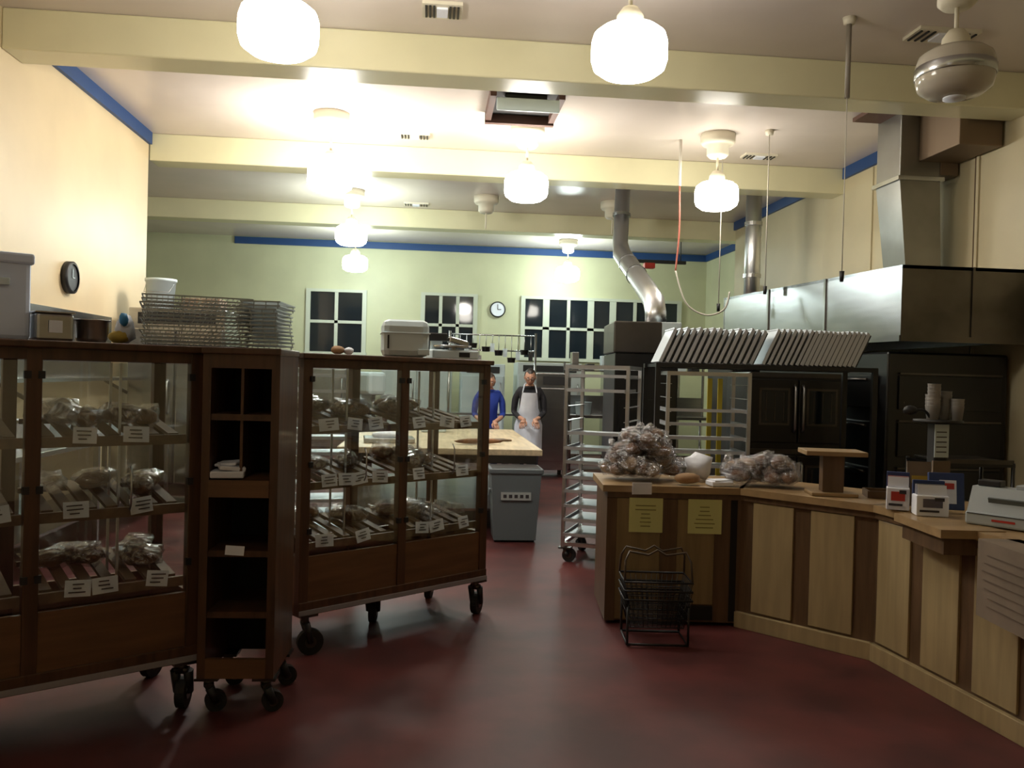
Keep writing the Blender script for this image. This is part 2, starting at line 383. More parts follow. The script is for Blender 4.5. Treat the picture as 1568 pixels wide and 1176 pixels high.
# ---------------------------------------------------------------- service counter
b=B('service_counter'); HC=.85
P=[(.60,5.19),(1.42,5.19),(2.01,4.62),(2.20,3.58),(2.42,2.4)]
Q=[(.60,5.80),(1.67,5.80),(2.60,4.93),(2.79,3.69),(3.01,2.51)]
for i in range(4):
    quad=[W(*P[i]),W(*P[i+1]),W(*Q[i+1]),W(*Q[i])]
    b.prism(quad,.02,HC-.04,stile)
    o=.035
    a=Vector(P[i]); c=Vector(P[i+1]); n=Vector(((c-a).y,-(c-a).x)).normalized()*o
    ex=(a-c).normalized()*(.03 if i==0 else 0)
    b.prism([W(*(a+n+ex)),W(*(c+n)),W(*Q[i+1]),W(*(Vector(Q[i])+ex))],HC-.04,HC,maplet)
def seg(i,panels,kick,pm=maple):
    a=Vector(P[i]); c=Vector(P[i+1]); L=(c-a).length; ang=math.atan2(c.y-a.y,c.x-a.x)
    x,y=W(*a); b.at(x,y,0,ang-YAW)
    for x0,x1,z0,z1 in panels: b.box(x0,x1,-.012,.004,z0,z1,pm,.003)
    if kick: b.box(-.01,L+.0,-.03,.002,.0,.095,maple,.003)
    b.box(0,L,-.018,.002,HC-.075,HC-.041,stile)
    return L
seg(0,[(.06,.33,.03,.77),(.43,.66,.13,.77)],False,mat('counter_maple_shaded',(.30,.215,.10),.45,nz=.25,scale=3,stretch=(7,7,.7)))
b.box(0,.06,-.014,.004,.02,.77,stile); b.box(.33,.43,-.018,.004,.02,.77,stile); b.box(.45,.66,-.016,-.0,.035,.12,darkw)  # last box: shelf hole drawn as a flat dark patch of shade
b.box(.76,.80,-.004,.0,.03,.80,darkw)  # dark strip painted as the shade in the end gap
for k,x0 in ((0,.135),(1,.495)):
    b.box(x0,x0+.205,-.020,-.0125,.565,.775,yel)
    for q in range(6):
        ww=random.uniform(.05,.14); b.box(x0+.1-ww/2,x0+.1+ww/2,-.0215,-.0205,.60+q*.025,.606+q*.025,mat('notice_ink',(.25,.24,.08),.8))
seg(1,[(.09,.345,.11,.77),(.45,.70,.11,.77)],True)
seg(2,[(.03,.30,.11,.77),(.40,.66,.11,.77),(.76,1.03,.11,.77)],True)
seg(3,[(.08,.34,.11,.77),(.45,.72,.11,.77),(.82,1.15,.11,.77)],True)
b.M=Matrix.Identity(4)
b.prism([W(1.955,3.83),W(2.25,3.83),W(2.25,4.30),W(1.955,4.30)],HC-.035,HC+.004,maplet)
b.prism([W(1.985,3.86),W(2.2,3.86),W(2.15,4.27),W(1.985,4.27)],HC-.115,HC-.035,stile)
# kraft paper notice wrapped on a boxed-out panel of the counter
b.prism([W(2.03,3.1),W(2.21,3.1),W(2.21,3.66),W(2.03,3.66)],.52,.85,kraft)
for q in range(7):
    y1=3.62-random.uniform(0,.05); y0=3.2+random.uniform(0,.15); z=.79-q*.036
    b.prism([W(2.027,y0),W(2.029,y0),W(2.029,y1),W(2.027,y1)],z,z+.005,mat('pencil',(.13,.09,.06),.8))
b.done()
b=B('price_card'); x,y=W(.80,5.11); b.boxc((x,y,.84),(.12,.004,.07),white,(0,0,.05)); b.done()
def pile(name,cx,cy,rx,ry,n,hh,seedv,bm_=(bread,bread2),white_n=0,up=.6,rz0=0,flat=.55):
    random.seed(seedv); b=B(name)
    for i in range(n):
        t=i/n; z=.066+hh*t**1.5
        k=1-flat*t
        a=random.uniform(0,2*pi); r=math.sqrt(random.random())*k
        p=(r*rx*math.cos(a),r*ry*math.sin(a),z*(1-.25*r*random.random())); rz=random.uniform(0,3)
        p=(p[0],p[1],max(p[2],.066))
        b.blob(p,(.075,.045,.042),random.choice(bm_),rz,.2)
        b.blob(p,(.098,.064,.052),bag,rz,.55,5)
        if random.random()<up:
            b.blob((p[0]+random.uniform(-.07,.07),p[1]-.03,p[2]+.05),(.035,.02,.03),bagc,rz,.8,5)
    x,y=W(cx,cy); b.done(loc=(x,y,.853),rz=rz0)
pile('bagged_bread_pile',.83,5.47,.24,.17,58,.24,3,(bread,bread,bread2))
pile('bagged_bread_pile',1.56,5.30,.21,.12,30,.11,5,(bread2,bread2,bread),rz0=-.35,flat=.3)
random.seed(21)
b=B('white_paper_bag'); x,y=W(1.21,5.50); b.blob((x,y,.945),(.09,.07,.08),white,.3,.75,2.8); b.done()
b=B('napkin_stack'); x,y=W(1.30,5.25); b.boxc((x,y,.868),(.14,.11,.03),white,(0,0,.1),.006); b.boxc((x+.005,y,.886),(.13,.09,.012),white,(0,0,.25),.004); b.done()
b=B('loaf_of_bread'); x,y=W(1.10,5.25); b.blob((x,y,.892),(.085,.05,.036),bread2,.1,.1); b.done()
b=B('wooden_pedestal_stand'); b.box(-.13,.13,-.10,.10,0,.02,maplet,.004); b.box(-.06,.06,-.045,.045,.02,.235,stile,.004); b.box(-.17,.17,-.12,.12,.235,.262,maplet,.004)
x,y=W(1.885,4.97); b.done(loc=(x,y,.851),rz=-YAW-.12)
b=B('wooden_tray'); x,y=W(2.18,4.93); b.at(x,y,.851,-.3); b.box(-.10,.10,-.08,.08,0,.012,maplet); 
for s_ in(-1,1): b.box(-.10,.10,s_*.08-.006,s_*.08+.006,0,.04,stile); b.box(s_*.10-.006,s_*.10+.006,-.08,.08,0,.04,stile)
b.done()
b=B('cup_stand'); x,y=W(2.60,5.17)
b.box(-.09,.09,-.09,.09,0,.03,blackp,.01); b.box(-.045,.045,-.04,.04,.03,.43,blackp,.01)
b.lathe([(0,.43),(.14,.43),(.14,.445),(0,.445)],(0,0,0),blackp,20); b.box(-.045,.045,-.045,-.04,.22,.42,plw); b.box(-.06,.05,-.06,-.045,.05,.2,kraft)
for q in range(5): b.box(-.035,.03,-.047,-.045,.25+q*.03,.256+q*.03,ink)
for dx,dy,n in ((-.03,0,6),(.055,.02,4),(.0,.07,3),(.09,-.05,2)):
    for k in range(n+1): b.lathe([(0,.445+k*.022),(.028,.445+k*.022),(.038,.53+k*.022),(.04,.532+k*.022),(.03,.53+k*.022)],(dx,dy,0),mat('cup_grey',(.36,.35,.33),.6),16)
b.tube(smoothp([(-.04,0,.44),(-.09,0,.50),(-.16,0,.50)],4),.008,blackp,6); b.blob((-.18,0,.50),(.045,.035,.03),blackp,0,.1); b.done(loc=(x,y,.853))
def brochure(cx,cy,w,h,c1,ang):
    b=B('brochure_box'); x,y=W(cx,cy)
    b.box(-w/2,w/2,-.05,.05,0,h*.6,white,.004); b.box(-w/2,w/2,.03,.05,0,h,mat('navy_print',(.02,.04,.13),.5),.003)
    for q in range(4): b.boxc((0,-.03+q*.017,h*.55),(w*.9,.004,h*.7),c1 if q%2 else white,(-.1,0,0))
    b.boxc((0,-.052,h*.38),(w*.6,.003,h*.25),c1); b.boxc((-w*.1,-.053,h*.15),(w*.6,.003,h*.06),ink)
    b.boxc((w*.2,-.053,h*.50),(w*.3,.003,h*.1),ink)
    b.done(loc=(x,y,.856),rz=ang)
brochure(2.03,4.43,.11,.19,redm,-.5); brochure(2.11,4.25,.15,.17,mat('photo_print',(.10,.09,.12),.5),-.3)
b=B('flower_card'); x,y=W(2.20,4.56); b.boxc((x,y,.975),(.12,.01,.24),kraft,(-.1,0,-.3)); b.boxc((x,y-.008,1.0),(.08,.004,.04),mat('yellow_print',(.5,.35,.05),.6),(-.1,0,-.3)); b.blob((x,y-.01,.93),(.03,.006,.03),redm); b.done()
b=B('brochure_tray'); x,y=W(2.26,4.39); b.boxc((x,y,.96),(.17,.03,.19),mat('navy_print',(.02,.04,.13),.5),(-.15,0,-.3),.004); b.boxc((x-.005,y-.025,.96),(.08,.006,.12),white,(-.15,0,-.3)); b.boxc((x-.01,y-.03,.99),(.06,.006,.03),redm,(-.15,0,-.3)); b.done()
b=B('cash_register'); cr=mat('register_cream',(.40,.45,.47),.4)
b.box(-.17,.17,-.19,.19,0,.06,cr,.01)
v=[(-.19,.055),(-.19,.09),(-.05,.14),(.02,.175),(.12,.175),(.18,.055)]
a=[b.bm.verts.new((-.165,p[0],p[1])) for p in v]; c=[b.bm.verts.new((.165,p[0],p[1])) for p in v]
b.bm.faces.new(a); b.bm.faces.new(c[::-1])
for i in range(len(v)): b.bm.faces.new((a[i],a[(i+1)%6],c[(i+1)%6],c[i]))
b.fin(a+c,cr)
for i in range(6):
    for j in range(4): b.boxc((-.12+i*.035,-.16+j*.03,.105+j*.0105),(.024,.02,.01),blackp if (i+j)%3 else white,(.34,0,0))
b.box(.05,.15,.03,.10,.175,.205,blackp,.005); b.box(-.14,-.02,.03,.11,.174,.195,cr,.004)
b.box(-.05,.05,.190,.193,.025,.035,redm); b.box(-.16,.16,.188,.192,.05,.054,blackp)
b.boxc((0,.153,.115),(.16,.01,.035),mat('display_dark',(.10,.12,.12),.3),(-.45,0,0),.002)
x,y=W(2.42,4.02); b.done(loc=(x,y,.856),rz=math.radians(130)-YAW)
# wire basket stand
b=B('wire_shopping_basket_stand')
def rect(z,w,d,r,m=blackp,yo=0): b.tube([(-w,-d+yo,z),(w,-d+yo,z),(w,d+yo,z),(-w,d+yo,z),(-w,-d+yo,z)],r,m,6)
rect(.012,.17,.13,.008); 
for sx in (-1,1):
    for sy in (-1,1): b.tube([(sx*.17,sy*.13,.012),(sx*.17,sy*.13,.22)],.007,blackp,6)
for n,(z0,z1) in enumerate(((.10,.26),(.15,.31),(.20,.36))):
    rect(z0,.15,.10,.004); rect(z1,.19,.13,.006); rect((z0+z1)/2,.17,.115,.003)
    for i in range(13):
        t=-1+2*i/12
        for sy in (-1,1): b.tube([(t*.15,sy*.10,z0),(t*.19,sy*.13,z1)],.0022,blackp,4)
    for i in range(9):
        t=-1+2*i/8
        for sx in (-1,1): b.tube([(sx*.15,t*.10,z0),(sx*.19,t*.13,z1)],.0022,blackp,4)
        b.tube([(-.15,t*.1,z0),(.15,t*.1,z0)],.002,blackp,4)
for sy in (-1,1): b.tube([(-.19,sy*.12,.36),(-.185,sy*.09,.47),(-.16,sy*.07,.52),(-.05,sy*.06,.50),(.0,sy*.06,.53),(.05,sy*.06,.50),(.16,sy*.07,.52),(.185,sy*.09,.47),(.19,sy*.12,.36)],.006,mat('basket_handle',(.08,.06,.04),.5),6)
x,y=W(.85,4.86); b.done(loc=(x,y,.004),rz=-YAW)
# ---------------------------------------------------------------- speed racks
def speed_rack(cx,cy,ang,w,d,h,n,pan=True,extra=None,prot=0):
    b=B('sheet_pan_rack')
    for sx in (-1,1):
        for sy in (-1,1): b.box(sx*w/2-.014,sx*w/2+.014,sy*d/2-.014,sy*d/2+.014,.12,h,alu)
        for z in (.13,h-.03): b.box(sx*w/2-.012,sx*w/2+.012,-d/2,d/2,z,z+.03,alu)
    for sy in (-1,1):
        for z in (.13,h-.03): b.box(-w/2,w/2,sy*d/2-.012,sy*d/2+.012,z,z+.03,alu)
    for k in range(n):
        z=.22+k*(h-.32)/(n-1)
        for sx in (-1,1): b.box(sx*(w/2-.01)-.02,sx*(w/2-.01)+.02,-d/2,d/2,z-.004,z,alu)
        if pan and random.random()<.93:
            o=-random.uniform(.0,prot) if prot else 0
            b.box(-w/2+.02,w/2-.02,-d/2+.01+o,d/2-.03+o,z+.001,z+.004,panm)
            b.box(-w/2+.015,w/2-.015,-d/2+.006+o,-d/2+.012+o,z+.001,z+.026,panm)
            for sx in (-1,1): b.box(sx*(w/2-.018)-.003,sx*(w/2-.018)+.003,-d/2+.01+o,d/2-.03+o,z+.001,z+.026,panm)
    if extra:
        for x0 in extra: b.box(x0-.02,x0+.02,d/2+.015,d/2+.03,.15,h-.05,yelp)
    for sx in (-1,1):
        for sy in (-1,1): caster(b,sx*(w/2-.02),sy*(d/2-.02),.12,.055,random.uniform(-1,1))
    x,y=W(cx,cy); b.done(loc=(x,y,0),rz=ang-YAW)
random.seed(11)
speed_rack(.77,7.08,math.radians(-18),.50,.56,1.60,12,prot=.12)
speed_rack(1.60,7.15,0,.66,.5,1.57,12,extra=(.13,.22))
# shelf with leaning pans
b=B('pan_shelf_with_sheet_pans'); x,y=W(1.15,6.80)
b.at(x,y,0,-YAW)
b.box(0,1.78,0,.10,1.60,1.635,black); b.box(0,1.78,.58,.66,1.60,1.635,black)
for k in range(10): b.box(.02+k*.188,.06+k*.188,.1,.6,1.605,1.63,black)
for px in (0,1.74):
    for py in (0,.62): b.box(px,px+.04,py,py+.04,0,1.6,black)
def leanpan(xo,thk,w,h):
    L_=Matrix.Translation((xo,.06,1.637))@Matrix.Rotation(math.radians(24),4,'Y')
    b.box(-thk/2,thk/2,0,w,.006,h,panm,0,L_)
    b.box(-thk*.9,thk*.7,-.012,0,.006,h,panm,0,L_); b.box(-thk*.9,thk*.4,.0,w,h,h+.010,panm,0,L_)
    b.box(thk*.75,thk*1.3,-.009,w*.98,.012,h-.004,black,0,L_)  # black slab imitates the shade between neighbouring pans
for k in range(15): leanpan(.04+k*.052,.017,.42,.30+random.uniform(-.008,.008))
for k in range(7): leanpan(.87+k*.045,.015,.42,.31)
for k in range(12): leanpan(1.18+k*.038,.018,.42,.30+.004*math.sin(k))
b.done()
x,y=W(1.0,8.3)
b=B('rotary_oven'); b.at(x,y,0,-YAW)
b.box(0,.62,.0,1.0,.05,1.75,black,.01); b.box(-.02,.46,-.02,.9,1.75,2.06,steeld,.015); b.box(.44,.64,-.02,.3,1.76,2.06,plw,.01)
b.box(.05,.57,-.02,.0,.5,1.3,black); b.tube([(.08,-.05,1.0),(.54,-.05,1.0)],.012,chrome)
for sx in (.04,.56): b.box(sx,sx+.04,.05,.12,0,.06,black); b.box(sx,sx+.04,.85,.92,0,.06,black)
b.done()
b=B('flue_pipe')
p=[W(1.53,12.3)+(4.25,),W(1.50,12.2)+(3.45,),W(1.49,11.9)+(3.24,),W(1.47,9.3)+(2.44,),W(1.47,8.95)+(2.32,),W(1.47,8.82)+(2.2,),W(1.47,8.8)+(2.065,)]
b.tube(p,[.11,.11,.125,.115,.115,.11,.11],alu,18)
for i,t in ((0,.5),(2,.3),(2,.6)):
    q=Vector(p[i]).lerp(Vector(p[i+1]),t); dd=(Vector(p[i+1])-Vector(p[i])).normalized()*.02
    b.tube([q-dd,q+dd],.13,steel,18,False)
b.done()
b=B('flue_pipe'); x,y=4.28,11.1
b.tube([(x,y,4.25),(x,y,2.21)],.105,alu,18); 
for z in (3.6,2.9,2.55): b.tube([(x,y,z),(x,y,z+.05)],.118,steel,18,False)
b.done()
b=B('proofing_cabinet'); b.box(3.9,5.0,10.75,11.7,.08,2.2,steeld,.02); b.box(3.95,4.4,10.73,10.75,.3,2.0,steel); b.box(4.45,4.95,10.73,10.75,.3,2.0,steel); b.box(3.95,4.95,10.8,11.6,0,.08,black)
b.done()
# hood
b=B('exhaust_hood')
hp=[(3.97,6.88),(5.17,6.88),(5.17,10.25),(3.60,10.25)]
z0,z1=1.90,2.53
def wallseg(a,c,z0,z1,t,m):
    a=Vector(a); c=Vector(c); d=(c-a).normalized(); n=Vector((d.y,-d.x))*t
    b.prism([a,c,c-n,a-n],z0,z1,m)
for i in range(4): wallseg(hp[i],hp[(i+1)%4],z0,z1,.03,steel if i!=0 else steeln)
b.prism(hp,z1-.03,z1,steel)
ip=[(4.05,6.95),(5.13,6.95),(5.13,10.2),(3.7,10.2)]
b.prism(ip,z1-.25,z1-.22,black)
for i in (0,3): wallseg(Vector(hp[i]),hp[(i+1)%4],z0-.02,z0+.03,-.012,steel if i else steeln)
for t in (.33,.66):
    q=Vector(hp[3]).lerp(Vector(hp[0]),t); b.box(q.x-.012,q.x+.0,q.y-.02,q.y+.02,z0+.03,z1,steel)
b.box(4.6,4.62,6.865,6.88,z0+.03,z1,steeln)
b.done()
b=B('exhaust_duct'); 
v=[]
for z,xa,xb,ya,yb in ((2.53,4.66,5.02,8.0,8.4),(3.55,4.56,4.98,8.0,8.45)):
    v+=[b.bm.verts.new(q) for q in ((xa,ya,z),(xb,ya,z),(xb,yb,z),(xa,yb,z))]
for i in range(4): b.bm.faces.new((v[i],v[(i+1)%4],v[4+(i+1)%4],v[4+i]))
b.fin(v,ductm)
b.box(4.56,4.98,8.0,8.45,3.55,4.24,ductm,.01); b.box(4.53,5.01,7.97,8.48,3.53,3.57,steel)
b.box(4.98,5.17,8.0,8.5,3.6,4.2,duct_b,.01); b.box(4.62,5.06,7.96,8.44,2.53,2.58,steel)
b.box(4.75,5.17,7.35,8.0,3.72,4.24,duct_b,.01)
b.box(4.26,4.56,7.9,8.4,4.2,4.24,brf); b.done()
b=B('deck_oven'); b.box(4.02,5.15,7.15,10.1,.12,1.80,black,.02)
for k in range(3):
    z=.45+k*.42
    for q in range(3): 
        y0=7.3+q*.93; b.box(3.985,4.02,y0,y0+.8,z,z+.3,black,.01); b.tube([(3.96,y0+.1,z+.26),(3.96,y0+.7,z+.26)],.012,steeld)
    b.box(4.12,5.08,7.13,7.15,z,z+.3,black,.004); b.box(4.12,5.08,7.12,7.13,z+.31,z+.325,steeld)
for xx in (4.09,5.05):
    for yy in (7.25,10.0): b.box(xx-.04,xx+.04,yy-.04,yy+.04,0,.12,black)
b.done()
b=B('convection_oven'); x,y=W(2.17,7.78); b.at(x,y,0,-YAW)
b.box(0,.90,.0,.80,.12,1.59,black,.01)
for k,zz in ((0,.25),(1,.95)):
    for q in (0,1):
        xx=.02+q*.435
        b.box(xx,xx+.42,-.03,0,zz,zz+.58,black,.008); b.box(xx+.07,xx+.35,-.035,-.03,zz+.16,zz+.50,steeld); b.box(xx+.09,xx+.33,-.038,-.034,zz+.18,zz+.48,wglass)
        for r in range(3): b.box(xx+.13+r*.08,xx+.136+r*.08,-.04,-.037,zz+.20,zz+.46,steeld)
        hx=xx+.39 if q==0 else xx+.03; b.tube([(hx,-.035,zz+.1),(hx,-.07,zz+.13),(hx,-.07,zz+.5),(hx,-.035,zz+.53)],.01,chrome,6)
    b.box(.02,.88,-.012,0,zz+.60,zz+.64,steeld); 
for xx in (.05,.83): b.box(xx-.03,xx+.03,.05,.1,0,.12,black); b.box(xx-.03,xx+.03,.7,.78,0,.12,black)
b.done()
b=B('rack_cart'); x,y=W(2.95,5.9); b.at(x,y,0,-YAW)
for sx in (0,.55):
    for sy in (0,.4): b.tube([(sx,sy,.0),(sx,sy,.98)],.014,black,6)
for z in (.3,.62,.95): b.box(-.01,.56,-.01,.41,z,z+.02,black); b.box(0,.55,-.01,.0,z+.02,z+.05,steeld)
for z in (.34,.66,.985): b.boxc((.27,.2,z),(.48,.34,.02),steeld,(0,0,.04),.005)
b.done()
# ---------------------------------------------------------------- hanging cords
b=B('hanging_conduit'); x,y=W(2.46,6.4); b.tube([(x,y,4.25),(x,y,3.65)],.02,mat('conduit',(.22,.19,.15),.5)); b.tube([(x,y,3.65),(x,y,2.35)],.004,cable,5); b.lathe([(0,4.25),(.05,4.25),(.04,4.2),(0,4.2)],(x,y,0),cream,16); b.tube([(x,y,2.35),(x,y,2.27)],[.02,.014],blackp,8); b.done()
b=B('hanging_hose'); x,y=W(1.86,9.75)
b.tube([(x,y,4.25),(x,y,3.72)],.018,cable); pts=[(x,y,3.72),(x+.01,y,3.2),(x-.02,y,2.75),(x+.08,y-.1,2.38),(x+.28,y-.2,2.24),(x+.46,y-.3,2.30),(x+.52,y-.3,2.5)]
b.tube(smoothp(pts[:3]),.010,hose,8); b.tube(smoothp(pts[2:]),.010,cable,8); b.done()
for cx,cy,zb_ in ((2.74,9.3,2.55),(2.38,9.9,2.4)):
    b=B('hanging_cable'); x,y=W(cx,cy); b.tube([(x,y,4.25),(x,y,zb_)],.006,cable,6); b.lathe([(0,4.25),(.05,4.25),(.04,4.2),(0,4.2)],(x,y,0),cream,16); b.tube([(x,y,zb_),(x,y,zb_-.09)],[.022,.02],blackp,8); b.done()
b=B('ceiling_track_rail'); b.box(3.4,4.7,15.5,15.56,3.66,3.72,blackp); b.tube([(3.5,15.53,3.72),(3.5,15.53,4.25)],.01,blackp); b.tube([(4.6,15.53,3.72),(4.6,15.53,4.25)],.01,blackp); b.box(3.9,4.1,15.45,15.6,3.56,3.66,redm,.01); b.done()
b=B('fire_extinguisher'); b.M=Matrix.Translation((5.10,13.2,2.5)); b.lathe([(0,0),(.07,0),(.075,.02),(.075,.4),(.05,.46),(.02,.48),(.02,.52),(0,.52)],(0,0,0),redm,18); b.box(-.02,.04,-.02,.02,.5,.55,blackp); b.tube([(0,-.02,.52),(0,-.09,.45),(0,-.09,.15)],.01,blackp); b.box(.06,.1,-.03,.03,.1,.4,steeld); b.done()
# ---------------------------------------------------------------- work table, bin
b=B('baker_work_table'); b.box(-.85,1.08,8.0,10.95,.74,.80,butcher,.008)
for xx in (-.75,.98):
    for yy in (8.12,9.5,10.84): b.box(xx-.04,xx+.04,yy-.04,yy+.04,0,.74,steel)
b.box(-.78,1.01,8.1,10.85,.2,.22,steel); b.box(-.8,1.03,8.06,8.09,.66,.74,steeld); b.box(-.8,1.03,10.88,10.91,.66,.74,steeld); b.done()
b=B('cutting_board'); b.boxc((.7,9.0,.811),(.3,.2,.015),stile,(0,0,.4),.003); b.done()
b=B('baguette'); b.blob((.5,8.5,.834),(.26,.045,.03),bread,.2,.15); b.done()
b=B('dough_tray'); b.boxc((-.4,8.6,.828),(.5,.35,.05),steel,(0,0,.1),.01); b.blob((-.4,8.6,.87),(.18,.12,.04),white,0,.2); b.done()
b=B('flour_bin'); b.box(-.1,.2,10.1,10.4,.802,1.0,plw,.02); b.box(-.11,.21,10.09,10.41,1.0,1.02,plw,.005); b.done()
b=B('grey_trash_bin'); x,y=.79,7.74
def frus(z0,w0,d0,z1,w1,d1,m):
    v=[b.bm.verts.new((x+sx*w,y+sy*d,z)) for z,w,d in ((z0,w0,d0),(z1,w1,d1)) for sx,sy in ((-1,-1),(1,-1),(1,1),(-1,1))]
    b.bm.faces.new(v[3::-1]); b.bm.faces.new(v[4:])
    for i in range(4): b.bm.faces.new((v[i],v[(i+1)%4],v[4+(i+1)%4],v[4+i]))
    b.fin(v,m)
frus(0.02,.19,.16,.62,.225,.19,greyb); b.box(x-.245,x+.245,y-.205,y+.205,.62,.665,greyb,.01); b.box(x-.22,x+.22,y-.18,y+.18,.664,.668,blackp)
b.boxc((x,y-.19,.42),(.27,.01,.07),mat('label_grey',(.38,.42,.42),.6),(-.05,0,0))
for q in range(5): b.boxc((x-.1+q*.05,y-.197,.42),(.03,.003,.03),ink,(-.05,0,0))
for s_ in (-1,1): b.boxc((x+s_*.225,y,.45),(.02,.12,.03),greyb,(0,0,0),.005); b.box(x+s_*.15-.03,x+s_*.15+.03,y-.12,y-.06,0,.03,rubber)
b.done()
# ---------------------------------------------------------------- back kitchen
def fridge(x0,y0,w,d,h,m):
    b=B('reach_in_refrigerator'); b.box(x0,x0+w,y0,y0+d,.12,h,m,.012)
    n=2 if w>.9 else 1
    for i in range(n):
        xa=x0+.02+i*(w-.02)/n; xb=xa+(w-.04)/n-.01
        b.box(xa,xb,y0-.04,y0,.25,h-.22,m,.01); b.tube([(xb-.06,y0-.045,1.0),(xb-.06,y0-.08,1.03),(xb-.06,y0-.08,1.33),(xb-.06,y0-.045,1.36)],.012,chrome,6)
    b.box(x0+.1,x0+w-.1,y0-.01,y0,h-.17,h-.05,blackp)
    for xx in (x0+.06,x0+w-.06):
        for yy in (y0+.06,y0+d-.06): b.cyl((xx,yy,0),.03,0,.12,steeld,10)
    b.done()
fw=mat('appliance_cream',(.56,.63,.62),.4)
fridge(-.9,15.8,1.3,.8,1.80,fw); fridge(.55,15.4,.8,.8,1.7,plw); fridge(1.6,15.6,1.2,.8,1.75,fw); fridge(-2.8,15.5,1.3,.8,1.75,steel); fridge(3.2,15.0,1.3,.8,1.8,steel)
fridge(-3.2,9.35,1.0,.75,2.12,steel); fridge(1.55,12.4,.52,.6,1.55,steel)
b=B('white_bucket'); b.lathe([(0,0),(.13,0),(.155,.30),(.165,.30),(.165,.33),(0,.33)],(-2.95,9.6,2.121),plw,24); b.tube([(-3.1,9.6,2.42),(-3.08,9.45,2.3),(-2.82,9.45,2.3),(-2.8,9.6,2.42)],.004,chrome,5); b.done()
b=B('cardboard_box'); b.box(-2.7,-2.3,9.5,9.85,2.122,2.25,kraft,.004); b.box(-2.52,-2.49,9.495,9.855,2.122,2.253,mat('tape',(.4,.32,.22),.3)); b.done()
b=B('utensil_rack')
for xx in (.3,1.7): b.tube([(xx,13.8,0),(xx,13.8,2.2)],.02,steel)
for z in (2.15,1.9): b.tube([(.3,13.8,z),(1.7,13.8,z)],.012,steel)
random.seed(3)
for i in range(13):
    xx=.36+i*.105; h=random.uniform(.12,.4); b.tube([(xx,13.78,2.15),(xx,13.78,2.15-h)],.006,chrome,5)
    if i%2: b.lathe([(0,0),(.06,0),(.07,.08),(.075,.08)],(xx,13.78,2.15-h-.08),random.choice((steeld,white,blackp)),14)
    else: b.boxc((xx,13.78,2.12-h),(.07,.01,.14),random.choice((blackp,steel,plw)))
b.box(.28,1.72,13.6,14.0,.85,.88,steel); b.box(.28,1.72,13.6,14.0,.3,.32,steel); b.done()
b=B('sink_counter'); b.box(2.2,4.6,13.4,14.0,.85,.9,steel,.005); b.box(2.2,4.6,13.97,14.0,.9,1.2,steel)
for xx in (2.25,3.3,4.55):
    for yy in (13.45,13.95): b.tube([(xx,yy,0),(xx,yy,.85)],.02,steel)
b.box(2.2,4.6,13.45,13.95,.25,.27,steel)
b.lathe([(0,0),(.12,0),(.14,.2),(.145,.2)],(2.5,13.7,.9),plw,16); b.lathe([(0,0),(.1,0),(.1,.25),(.11,.25)],(3.0,13.7,.9),steeld,16); b.box(3.4,3.9,13.5,13.9,.9,1.3,steel,.02)
b.box(2.2,4.6,13.7,14.0,1.6,1.62,steel); b.box(2.2,2.23,13.95,14,.9,1.75,steel); b.box(4.57,4.6,13.95,14,.9,1.75,steel)
for i in range(9): b.box(2.3+i*.25,2.3+i*.25+random.uniform(.1,.2),13.75,13.95,1.62,1.62+random.uniform(.1,.3),random.choice((steel,white,blackp,plw,kraft)),.01)
b.done()
b=B('planetary_mixer'); b.at(-.9,13.2,0,.4)
b.box(-.25,.25,-.1,.45,0,.12,plw,.03); b.box(-.13,.13,.15,.42,.12,1.25,plw,.04); b.box(-.15,.15,-.28,.42,1.15,1.5,plw,.06)
b.tube([(0,-.12,1.15),(0,-.12,.75)],.03,steel); b.lathe([(0,.35),(.12,.37),(.20,.5),(.22,.8),(.235,.82)],(0,-.12,0),steel,24); b.box(-.25,.25,.0,.2,.55,.6,steel,.01); b.done()
b=B('stainless_backsplash_shelf'); b.box(-3.37,-3.35,4.5,9.3,1.35,2.0,steel); b.box(-3.35,-3.05,4.5,9.3,1.35,1.38,steel)
for yy in (4.7,6.9,9.1): b.boxc((-3.22,yy,1.28),(.26,.02,.03),steeld,(0,.5,0))
b.done()
b=B('side_prep_table'); b.box(-3.3,-2.6,5.2,9.0,.86,.9,steel,.005); b.box(-3.25,-2.65,5.3,8.9,.3,.32,steel)
for xx in (-3.25,-2.65):
    for yy in (5.3,7.1,8.9): b.box(xx-.02,xx+.02,yy-.02,yy+.02,0,.86,steel)
for i in range(9): 
    yy=5.5+i*.38; b.lathe([(0,0),(.1,0),(.13,.18),(.135,.18)],(-2.95,yy,.9),random.choice((plw,steel,white)),16)
b.done()
random.seed(5)
speed_rack(-1.55,6.9,.3,.5,.56,1.55,11); speed_rack(-2.1,7.7,.2,.5,.56,1.55,11)
